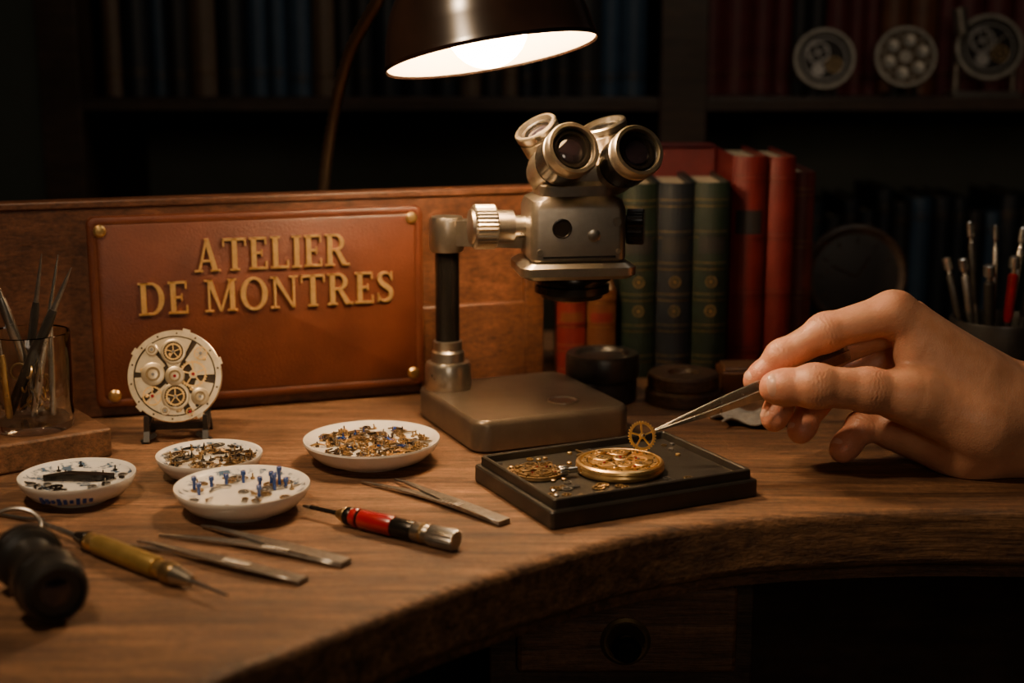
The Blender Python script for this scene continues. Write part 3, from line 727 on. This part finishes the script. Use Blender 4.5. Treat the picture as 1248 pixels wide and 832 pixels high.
gxs = [lo_[i] + h * np.arange(n[i]) for i in range(3)]
F = np.empty(n, dtype=np.float32)
for i in range(n[0]):
    Y_, Z_ = np.meshgrid(gxs[1], gxs[2], indexing='ij')
    P = np.stack([np.full(Y_.size, gxs[0][i]), Y_.ravel(), Z_.ravel()], 1).astype(np.float32)
    F[i] = hand_sdf(P).reshape(n[1], n[2])
def surface_nets(F, lo, h):
    S = F < 0; sl = lambda o: tuple(slice(k, F.shape[i] - 1 + k) for i, k in enumerate(o))
    corners = [(x, y, z) for x in (0, 1) for y in (0, 1) for z in (0, 1)]
    cnt = sum(S[sl(c)].astype(np.int8) for c in corners); mask = (cnt > 0) & (cnt < 8)
    act = np.argwhere(mask); idx = np.full(mask.shape, -1, dtype=np.int64); idx[mask] = np.arange(len(act))
    pos = np.zeros((len(act), 3)); num = np.zeros(len(act))
    for a in corners:
        for ax in range(3):
            if a[ax]: continue
            b = list(a); b[ax] = 1; fa = F[tuple((act + a).T)]; fb = F[tuple((act + b).T)]
            cr = (fa < 0) != (fb < 0); t = np.where(cr, fa / np.where(cr, fa - fb, 1), 0)
            p_ = np.tile(np.array(a, float), (len(act), 1)); p_[:, ax] += t
            pos[cr] += p_[cr]; num += cr
    vs = lo + h * (act + pos / num[:, None]); quads = []
    for ax in range(3):
        a1, a2 = (ax + 1) % 3, (ax + 2) % 3
        s0 = [slice(None)] * 3; s1 = [slice(None)] * 3; s0[ax] = slice(None, -1); s1[ax] = slice(1, None)
        e = np.argwhere(S[tuple(s0)] != S[tuple(s1)])
        e = e[(e[:, a1] >= 1) & (e[:, a2] >= 1) & (e[:, a1] < mask.shape[a1]) & (e[:, a2] < mask.shape[a2])]
        d1 = np.zeros(3, int); d1[a1] = 1; d2 = np.zeros(3, int); d2[a2] = 1
        g = lambda x: idx[tuple(x.T)]
        q_ = np.stack([g(e - d1 - d2), g(e - d2), g(e), g(e - d1)], 1); ins = S[tuple(e.T)]
        q_[~ins] = q_[~ins][:, ::-1]; quads.append(q_)
    return vs, np.concatenate(quads)
vs, qs = surface_nets(F, lo_, h)
P = vs.astype(np.float32)
for it in range(2):
    d0 = hand_sdf(P); g = np.stack([hand_sdf(P + np.eye(3, dtype=np.float32)[i] * .3) - d0 for i in range(3)], 1) / .3
    P = P - (np.clip(d0, -.6, .6) / np.maximum((g * g).sum(1), .3))[:, None] * g
vs = P.astype(float)
E_ = np.concatenate([qs[:, [0, 1]], qs[:, [1, 2]], qs[:, [2, 3]], qs[:, [3, 0]]])
for it in range(1):
    acc = np.zeros_like(vs); cn = np.zeros(len(vs))
    np.add.at(acc, E_[:, 0], vs[E_[:, 1]]); np.add.at(cn, E_[:, 0], 1); np.add.at(acc, E_[:, 1], vs[E_[:, 0]]); np.add.at(cn, E_[:, 1], 1)
    vs = vs * .6 + .4 * acc / np.maximum(cn, 1)[:, None]
me = bpy.data.meshes.new('right_hand'); me.from_pydata((vs / 1000).tolist(), [], qs.tolist()); 
me.polygons.foreach_set('use_smooth', [True] * len(me.polygons)); me.update()
red = np.zeros(len(vs))
for n_, ch in FING.items():
    for k, w_ in ((3, 1.0), (2, .45), (1, .5), (0, .4)):
        if n_ == 'thumb' and k == 0: continue
        p_ = L_(*ch[k][0]); red += w_ * np.exp(-((vs - p_) ** 2).sum(1) / (2 * 10 ** 2))
at = me.attributes.new('redness', 'FLOAT', 'POINT'); at.data.foreach_set('value', np.clip(red, 0, 1).astype(np.float32))
SK = mat('skin', (.52, .27, .17), rough=.43, sss=.22)
nt = SK.node_tree; b_ = nt.nodes['Principled BSDF']; Ln = nt.links; N = nt.nodes.new
tc = N('ShaderNodeTexCoord'); n1 = N('ShaderNodeTexNoise'); n1.inputs['Scale'].default_value = 70; n1.inputs['Detail'].default_value = 5; Ln.new(tc.outputs['Object'], n1.inputs['Vector'])
r1 = N('ShaderNodeValToRGB'); r1.color_ramp.elements[0].position = .3; r1.color_ramp.elements[1].position = .7
r1.color_ramp.elements[0].color = (.52, .245, .14, 1); r1.color_ramp.elements[1].color = (.64, .325, .195, 1); Ln.new(n1.outputs['Fac'], r1.inputs['Fac'])
atn = N('ShaderNodeAttribute'); atn.attribute_name = 'redness'
mx = N('ShaderNodeMix'); mx.data_type = 'RGBA'; Ln.new(r1.outputs[0], mx.inputs[6]); mx.inputs[7].default_value = (.62, .21, .135, 1)
mu = N('ShaderNodeMath'); mu.operation = 'MULTIPLY'; mu.inputs[1].default_value = .6; Ln.new(atn.outputs['Fac'], mu.inputs[0]); Ln.new(mu.outputs[0], mx.inputs[0]); Ln.new(mx.outputs[2], b_.inputs['Base Color'])
vo = N('ShaderNodeTexVoronoi'); vo.inputs['Scale'].default_value = 1100; Ln.new(tc.outputs['Object'], vo.inputs['Vector'])
nb = N('ShaderNodeTexNoise'); nb.inputs['Scale'].default_value = 200; nb.inputs['Detail'].default_value = 4; Ln.new(tc.outputs['Object'], nb.inputs['Vector'])
ad_ = N('ShaderNodeMath'); ad_.operation = 'MULTIPLY_ADD'; ad_.inputs[1].default_value = .45; Ln.new(vo.outputs['Distance'], ad_.inputs[0]); Ln.new(nb.outputs['Fac'], ad_.inputs[2])
bp = N('ShaderNodeBump'); bp.inputs['Strength'].default_value = .36; bp.inputs['Distance'].default_value = .0007; Ln.new(ad_.outputs[0], bp.inputs['Height']); Ln.new(bp.outputs[0], b_.inputs['Normal'])
me.materials.append(SK)
hand = bpy.data.objects.new('right_hand', me); bpy.context.scene.collection.objects.link(hand)
NAIL = mat('fingernail', (.60, .33, .24), (.66, .38, .28), rough=.33, coat=.2, scale=60)
nl = MB([NAIL])
def nail(fin, nrm, ln_=7.5, wang=52):
    ch = FING[fin]; a = L_(*ch[2][0]); b = L_(*ch[3][0]); ax_ = V(b - a).normalized(); R_ = ch[3][1] * 1.05
    nn_ = V(nrm); nn_ = (nn_ - ax_ * nn_.dot(ax_)).normalized(); sd_ = ax_.cross(nn_)
    cen_ = V(b) + ax_ * (R_ * -.06); rings = []
    for i in range(13):
        s_ = -1 + 2 * i / 12; wd = (max(0, 1 - abs(s_) ** 3.2)) ** .45; row = []
        for j in range(13):
            t_ = (-1 + 2 * j / 12) * wd; an = math.radians(wang) * t_
            rr = R_ + .45 - .5 * abs(t_) ** 4 - (.12 * (s_ + 1)) - (1.7 * max(0, s_ - .1) ** 2)
            row.append((cen_ + ax_ * s_ * ln_ * .72 + (nn_ * math.cos(an) + sd_ * math.sin(an)) * rr) / 1000)
        rings.append(row)
    nl.rings(rings, NAIL, cap0=False, cap1=False, closed=False)
nail('thumb', (-.1, -.90, .45), 8.2, 44); nail('index', (-.5, -.1, .85), 6); nail('middle', (-1, -.15, .1), 6); nail('ring', (-1, -.2, .1), 6); nail('pinky', (-1, -.45, .2), 5.5)
nl.build('fingernails', parent=hand)
sl = MB([SLEEVE]); ce = V(L_(1410, 512, 17)) / 1000
sl.sweep([(-.045, .041), (-.047, .0435), (-.043, .0445), (-.02, .043), (.0, .0455), (.03, .044), (.08, .048), (.16, .050), (.30, .056), (.30, 0)], (ce.x, ce.y, .0465), (1, -.25, .0), SLEEVE, 48)
for i, v_ in enumerate(sl.v): 
    if v_[2] < .001: sl.v[i] = (v_[0], v_[1], .001)
sl.build('sleeve', parent=hand)

# ------------------------------------------------------------------ books
def book(mb, x0, x1, yf, dep, z0, hgt, cov, label=None, bands=5, gold=GOLD):
    w = x1 - x0; g = .0006; x0 += g; x1 -= g; w = x1 - x0; bu = min(.22 * w, .006)
    def arcp(off):
        return [(x0 + w * i / 8 , yf + bu * (abs(i / 4 - 1) ** 2) - off) for i in range(9)]
    A = arcp(0); B = [(x, y + .003) for x, y in A]
    mb.strip(A, B, z0, z0 + hgt, cov)
    t = .0022
    mb.box((x0 + t / 2, yf + bu + dep / 2, z0 + hgt / 2), (t, dep, hgt), cov); mb.box((x1 - t / 2, yf + bu + dep / 2, z0 + hgt / 2), (t, dep, hgt), cov)
    mb.box(((x0 + x1) / 2, yf + bu + dep / 2, z0 + hgt / 2), (w - 2 * t, dep - .006, hgt - .008), PAGE)
    for k in range(bands):
        z = z0 + hgt * (.10 + .8 * k / max(1, bands - 1)); C = arcp(.0012)
        mb.strip(C, A, z - .0012, z + .0012, cov)
        C2 = arcp(.0003); mb.strip(C2, A, z - .0030, z - .0023, gold); mb.strip(C2, A, z + .0023, z + .0030, gold)
    if label:
        C = arcp(.0004); zc_ = z0 + hgt * .70; mb.strip(C[1:-1], A[1:-1], zc_ - hgt * .055, zc_ + hgt * .055, label)
GOLDD = mat('worn_gilding', (.30, .19, .08), (.12, .08, .035), rough=.45, metal=.7, scale=400)
bk = MB([BK_GREEN]); 
for i, (m, hh) in enumerate(((BK_GREEN, .160), (BK_NAVY, .1605), (BK_GREEN, .161))):
    book(bk, .0885 + .0295 * i, .118 + .0295 * i, 1.145, .10, 0, hh, m, BK_BLACK, 6, GOLDD)
    for z in (.35, .5):
        bk.sweep([(0, .005), (.0006, .005), (.0006, .0038), (.0002, .0038), (.0002, .002), (.0006, .002), (.0006, 0)], (.1033 + .0295 * i, 1.1449, hh * z), (0, -1, 0), GOLDD, 8, mlist=[GOLDD, GOLDD, BK_GREEN, BK_GREEN, GOLDD, GOLDD])
book(bk, .181, .2105, 1.170, .12, 0, .180, BK_RED, BK_BLACK, 4, BK_DRED); book(bk, .2105, .2355, 1.176, .12, 0, .179, BK_RED, None, 4, BK_DRED)
book(bk, .2360, .2560, 1.196, .10, 0, .165, BK_DRED, None, 4, GOLDD)
book(bk, .036, .0605, 1.132, .09, 0, .076, BK_RED, BK_BROWN, 4, GOLDD); book(bk, .0605, .085, 1.134, .09, 0, .075, BK_BROWN, BK_RED, 4, GOLDD)
bk.build('leather_book_row', ang=25)
b2 = MB([BK_RED]); b2.box((.147, 1.268, .0915), (.066, .003, .183), BK_RED); b2.box((.147, 1.294, .0915), (.066, .003, .183), BK_RED); b2.box((.179, 1.281, .0915), (.003, .029, .183), BK_RED); b2.box((.146, 1.281, .0905), (.062, .023, .176), PAGE)
b2.box((.147, 1.281, .1805), (.066, .029, .005), BK_RED)
b2.build('red_ledger', bevel=.0015)

# ------------------------------------------------------------------ small things behind
j = MB([BLACK]); j.sweep([(0, .0255), (.002, .027), (.016, .027), (.018, .0255), (.019, .028), (.022, .0285), (.034, .0285), (.037, .027), (.037, .021), (.034, .019), (.034, 0)], (.070, 1.075, 0), (0, 0, 1), BLACK, 48); j.build('black_jar', ang=35)
TW = wood('turned_wood', (.04, .018, .010), (.10, .05, .026))
j = MB([TW]); j.sweep([(0, .0275), (.001, .029), (.009, .029), (.011, .0275), (.012, .026), (.013, .0275), (.021, .0275), (.023, .026), (.023, .012), (.020, .010), (.020, 0)], (.132, 1.068, 0), (0, 0, 1), TW, 48); j.build('turned_pot', ang=35)
j = MB([BK_TAN]); j.box((.187, 1.105, .009), (.045, .035, .018), BK_BROWN); j.box((.187, 1.105, .0195), (.040, .031, .003), BLOCKWOOD); j.build('keepsake_box', bevel=.0015)
j = MB([CLOTH]); 
gridn = 12
vsl = []; fs = []
for a in range(gridn + 1):
    for b in range(gridn + 1):
        x = .150 + .05 * a / gridn + .004 * math.sin(b * .6); y = .985 + .045 * b / gridn + .004 * math.sin(a * .7)
        vsl.append((x, y, .005 + .002 * math.sin(a * .9 + b * .5) + .0015 * math.cos(b * 1.3)))
for a in range(gridn):
    for b in range(gridn): i = a * (gridn + 1) + b; fs.append((i, i + gridn + 1, i + gridn + 2, i + 1))
j.add(vsl, fs, CLOTH); cl = j.build('polishing_cloth', ang=180); so = cl.modifiers.new('s', 'SOLIDIFY'); so.thickness = .0015
ck = MB([BRASSD]); cc = V((.315, 1.29, .062))
ck.sweep([(0, .045), (.004, .047), (.012, .047), (.014, .044), (.0125, .041), (.012, .038)], cc + V((0, .008, 0)), (-.05, -1, .05), DARKWOOD, 56)
ck.sweep([(.0118, .040), (.0121, .039), (.0121, 0)], cc + V((0, .008, 0)), (-.05, -1, .05), BK_BLACK, 56)
for k in range(12):
    a = k * math.pi / 6; ck.box((cc.x + .033 * math.cos(a), cc.y - .0045, cc.z + .033 * math.sin(a)), (.005, .001, .0010), NECK, Matrix.Rotation(-a, 3, 'Y'))
ck.box((cc.x, cc.y + .005, .008), (.09, .04, .016), DARKWOOD); ck.ribbon([cc + V((0, -.006, 0)), cc + V((.012, -.006, .02))], [.0015, .001], .001, (0, 0, 1), NECK); ck.ribbon([cc + V((0, -.0065, 0)), cc + V((-.022, -.0065, .01))], [.0015, .001], .001, (0, 0, 1), NECK)
ck.build('mantel_clock', ang=35)

pcx, pcy = .384, 1.10
j = MB([BLACK]); j.sweep([(0, .034), (.002, .036), (.057, .038), (.059, .0375), (.059, .035), (.054, .034), (.004, .032), (.004, 0)], (pcx, pcy, 0), (0, 0, 1), BLACK, 48)
cup = j.build('tool_cup', ang=35)
j = MB([STEEL])
tools = [(-.026, -.006, .108, STEELD, .0032), (-.020, .004, .135, BLACK, .0026), (-.012, -.012, .104, BLACK, .0044), (-.004, .006, .132, STEEL, .0020), (.004, -.008, .110, RED, .0040), (.012, .006, .130, STEELD, .0026), (.018, -.006, .118, BLACK, .0036), (.026, .008, .134, STEEL, .003), (-.030, .012, .105, BLACK, .0034), (.032, -.004, .118, BRASSD, .003)]
for dx, dy, zt, m, r_ in tools:
    a = V((pcx + dx * .5, pcy + dy * .5, .005)); b = V((pcx + dx * 1.35, pcy + dy * 1.3, zt)); dv = b - a; Lh = dv.length
    j.sweep([(0, r_ * .6), (Lh * .5, r_ * .7), (Lh * .55, r_), (Lh * .85, r_), (Lh * .87, r_ * .6), (Lh * .9, r_ * .6), (Lh * .91, r_ * 1.15), (Lh * .99, r_ * 1.1), (Lh, r_ * .6)], a, dv, m, 16, mlist=[STEELD, m, m, m, STEEL, STEEL, STEEL, STEEL])
j.build('screwdriver_set', ang=35)

# ------------------------------------------------------------------ bookcase
bc = MB([DARKWOOD]); yb0, yb1 = 1.58, 1.86
for x0, x1 in ((-.518, -.473), (.162, .214), (.93, .98)): bc.box(((x0 + x1) / 2, (yb0 + yb1) / 2, .15), (x1 - x0, yb1 - yb0, 1.80), DARKWOOD)
for z in (-.70, -.42, -.12, .205, .53, .85, 1.04): bc.box((.231, (yb0 + yb1) / 2 + .004, z - .0075 + .007), (1.46, yb1 - yb0 - .008, .015), DARKWOOD)
bc.box((.231, yb1 + .006, .15), (1.498, .012, 1.80), mat('case_back', (.075, .082, .068), (.09, .098, .085), rough=.8, scale=8))
bc.box((.231, yb0 + .14, 1.06), (1.56, .30, .03), DARKWOOD)
bc.build('bookcase', bevel=.0015)
sbk = MB([BK_BLUE]); rnd = random.Random(21)
def row(x0, x1, z, hmin, hmax, yf, cols, wmin=.018, wmax=.034):
    x = x0
    while x < x1 - wmax:
        w_ = rnd.uniform(wmin, wmax); hh = rnd.uniform(hmin, hmax)
        book(sbk, x, x + w_, yf + rnd.uniform(0, .012), .12, z, hh, rnd.choice(cols), None, 2, GOLDD); x += w_
row(-.46, .16, .2125, .20, .27, 1.62, [BK_BLUE, BK_BLUE, BK_BLACK, BK_TAN, BK_NAVY, BK_BLUE, BK_BLACK])
row(.22, .92, .2125, .20, .26, 1.68, [BK_DRED, BK_DRED, BK_BLACK, BK_DRED, BK_BROWN])
row(.22, .92, -.1125, .19, .225, 1.60, [BK_NAVY, BK_BLACK, BK_GREEN, BK_NAVY, BK_BLUE], .016, .026)
row(-.46, .10, -.4125, .19, .24, 1.63, [BK_NAVY, BK_BLACK, BK_GREEN, BK_DRED]); row(.22, .92, -.4125, .19, .24, 1.63, [BK_NAVY, BK_BLACK, BK_GREEN, BK_DRED])
row(-.46, .16, .5375, .20, .26, 1.62, [BK_BLUE, BK_BLACK, BK_TAN, BK_DRED]); row(.22, .92, .5375, .20, .26, 1.62, [BK_BLUE, BK_BLACK, BK_TAN, BK_DRED])
sbk.build('shelf_books', ang=25)
SILV = mat('silver_case', (.34, .31, .26), (.22, .20, .17), rough=.36, metal=.85, scale=100)
def showwatch(name, x, zc_, R_, seed, kind):
    b = MB([SILV]); c = V((x, 1.612, zc_)); nrm_ = V((-.12, -1, .22)); Mx = frame(c, (1, 0, 0), nrm_); b.M = Mx
    b.sweep([(-.006, R_ * .9), (-.003, R_ * .98), (0, R_), (.004, R_), (.006, R_ * .96), (.006, R_ * .87), (.003, R_ * .84), (.003, 0)], (0, 0, 0), (0, 0, 1), SILV, 56)
    if kind == 1:
        b.sweep([(0, R_ * .83), (.0005, R_ * .83), (.0005, 0)], (0, 0, .003), (0, 0, 1), DARKB, 40)
        for k in range(6):
            a = k * math.pi / 3 + .3; b.sweep([(0, R_ * .20), (.002, R_ * .20), (.002, R_ * .1), (.001, 0)], (math.cos(a) * R_ * .54, math.sin(a) * R_ * .54, .0035), (0, 0, 1), SILV, 20)
            b.sweep([(0, R_ * .05), (.0012, R_ * .05), (.0012, 0)], (math.cos(a + .5) * R_ * .72, math.sin(a + .5) * R_ * .72, .0035), (0, 0, 1), SILV, 12)
        b.sweep([(0, R_ * .20), (.002, R_ * .20), (.002, 0)], (0, 0, .0035), (0, 0, 1), SILV, 20)
    else:
        b.sweep([(0, R_ * .83), (.0005, R_ * .83), (.0005, 0)], (0, 0, .003), (0, 0, 1), BLACKM, 40)
        b.annulus((0, 0), R_ * .66, R_ * .70, .0035, .0045, STEELD); b.gear((-R_ * .2, R_ * .2), R_ * .38, .004, .005, STEELD, 24, 4); b.gear((R_ * .3, -R_ * .2), R_ * .25, .004, .005, BRASSD, 20, 4)
        b.sweep([(0, R_ * .2), (.001, R_ * .2), (.001, 0)], (-R_ * .2, -R_ * .36, .0035), (0, 0, 1), STEELD, 20)
        if kind == 2: b.ribbon([(0, 0, .006), (R_ * .5, R_ * .35, .006)], [.002, .001], .001, (0, 1, 0), SILV); b.ribbon([(0, 0, .006), (-R_ * .1, R_ * .6, .006)], [.002, .001], .001, (1, 0, 0), SILV)
    b.M = Matrix.Identity(4)
    if kind == 2:
        for s in (-1, 1): b.cyl((x + s * R_ * .85, 1.62, .2125), (x + s * R_ * .85, 1.62, zc_), .004, None, SILV, 14)
        b.box((x, 1.622, .2155), (R_ * 2, .03, .006), STEELD); b.cyl((x - R_ * .8, 1.612, zc_ + R_ * .4), (x - R_ * .95, 1.612, zc_ + R_ * 1.15), .008, .008, SILV, 18)
    else:
        b.box((x, 1.628, .2145), (.035, .03, .004), BLACK); b.ribbon([(x, 1.638, .214), (x, 1.632, zc_)], [.02, .01], .003, (1, 0, 0), BLACK)
        zl = zc_ - R_
        for s in (-1, 1): b.box((x + s * .012, 1.612, (.2125 + zl) / 2 + .003), (.004, .012, max(.006, zl - .2125 + .008)), BLACK)
    b.build(name, ang=35)
showwatch('pocket_watch', .347, .2535, .0345, 1, 0)
showwatch('pocket_watch.001', .437, .2555, .0345, 2, 1)
showwatch('pocket_watch.002', .529, .2660, .0375, 3, 2)

# ------------------------------------------------------------------ lights
def light(kind, name, loc, energy, color, tgt=None, **kw):
    l = bpy.data.lights.new(name, kind); l.energy = energy; l.color = color
    for k, v_ in kw.items(): setattr(l, k, v_)
    o_ = bpy.data.objects.new(name, l); bpy.context.scene.collection.objects.link(o_); o_.location = loc
    if tgt: o_.rotation_euler = (V(tgt) - V(loc)).to_track_quat('-Z', 'Y').to_euler()
    return o_
light('SPOT', 'workbench_spot', (-.38, .54, .80), 25, (1, .70, .42), (-.04, .92, .0), spot_size=math.radians(60), spot_blend=1.0, shadow_soft_size=.04)
light('AREA', 'front_fill', (.2, -1.1, .75), 3.4, (1, .78, .56), (.15, .9, 0), size=.5)  # added fill behind the camera, lifts the drawer and the hand's front
light('AREA', 'bookcase_fill', (.25, 1.25, 1.0), 1.25, (.98, .90, .76), (.2, 1.72, .15), size=.4)  # added out-of-frame area light to brighten the shelves, no actual fixture
w_ = bpy.data.worlds.new('world'); bpy.context.scene.world = w_; w_.use_nodes = True
w_.node_tree.nodes['Background'].inputs[0].default_value = (.5, .6, .7, 1); w_.node_tree.nodes['Background'].inputs[1].default_value = .02

for o_ in bpy.context.scene.objects:
    if o_.parent is None: o_.location.z += DESK_H
cam = bpy.data.cameras.new('camera'); cam.lens = 50; cam.sensor_width = 36; cam.clip_start = .02
cam.dof.use_dof = True; cam.dof.focus_distance = .91; cam.dof.aperture_fstop = 4.5
co = bpy.data.objects.new('camera', cam); bpy.context.scene.collection.objects.link(co)
co.location = (0, 0, .27 + DESK_H); co.rotation_euler = (math.radians(90 - 11.8), 0, 0)
bpy.context.scene.camera = co
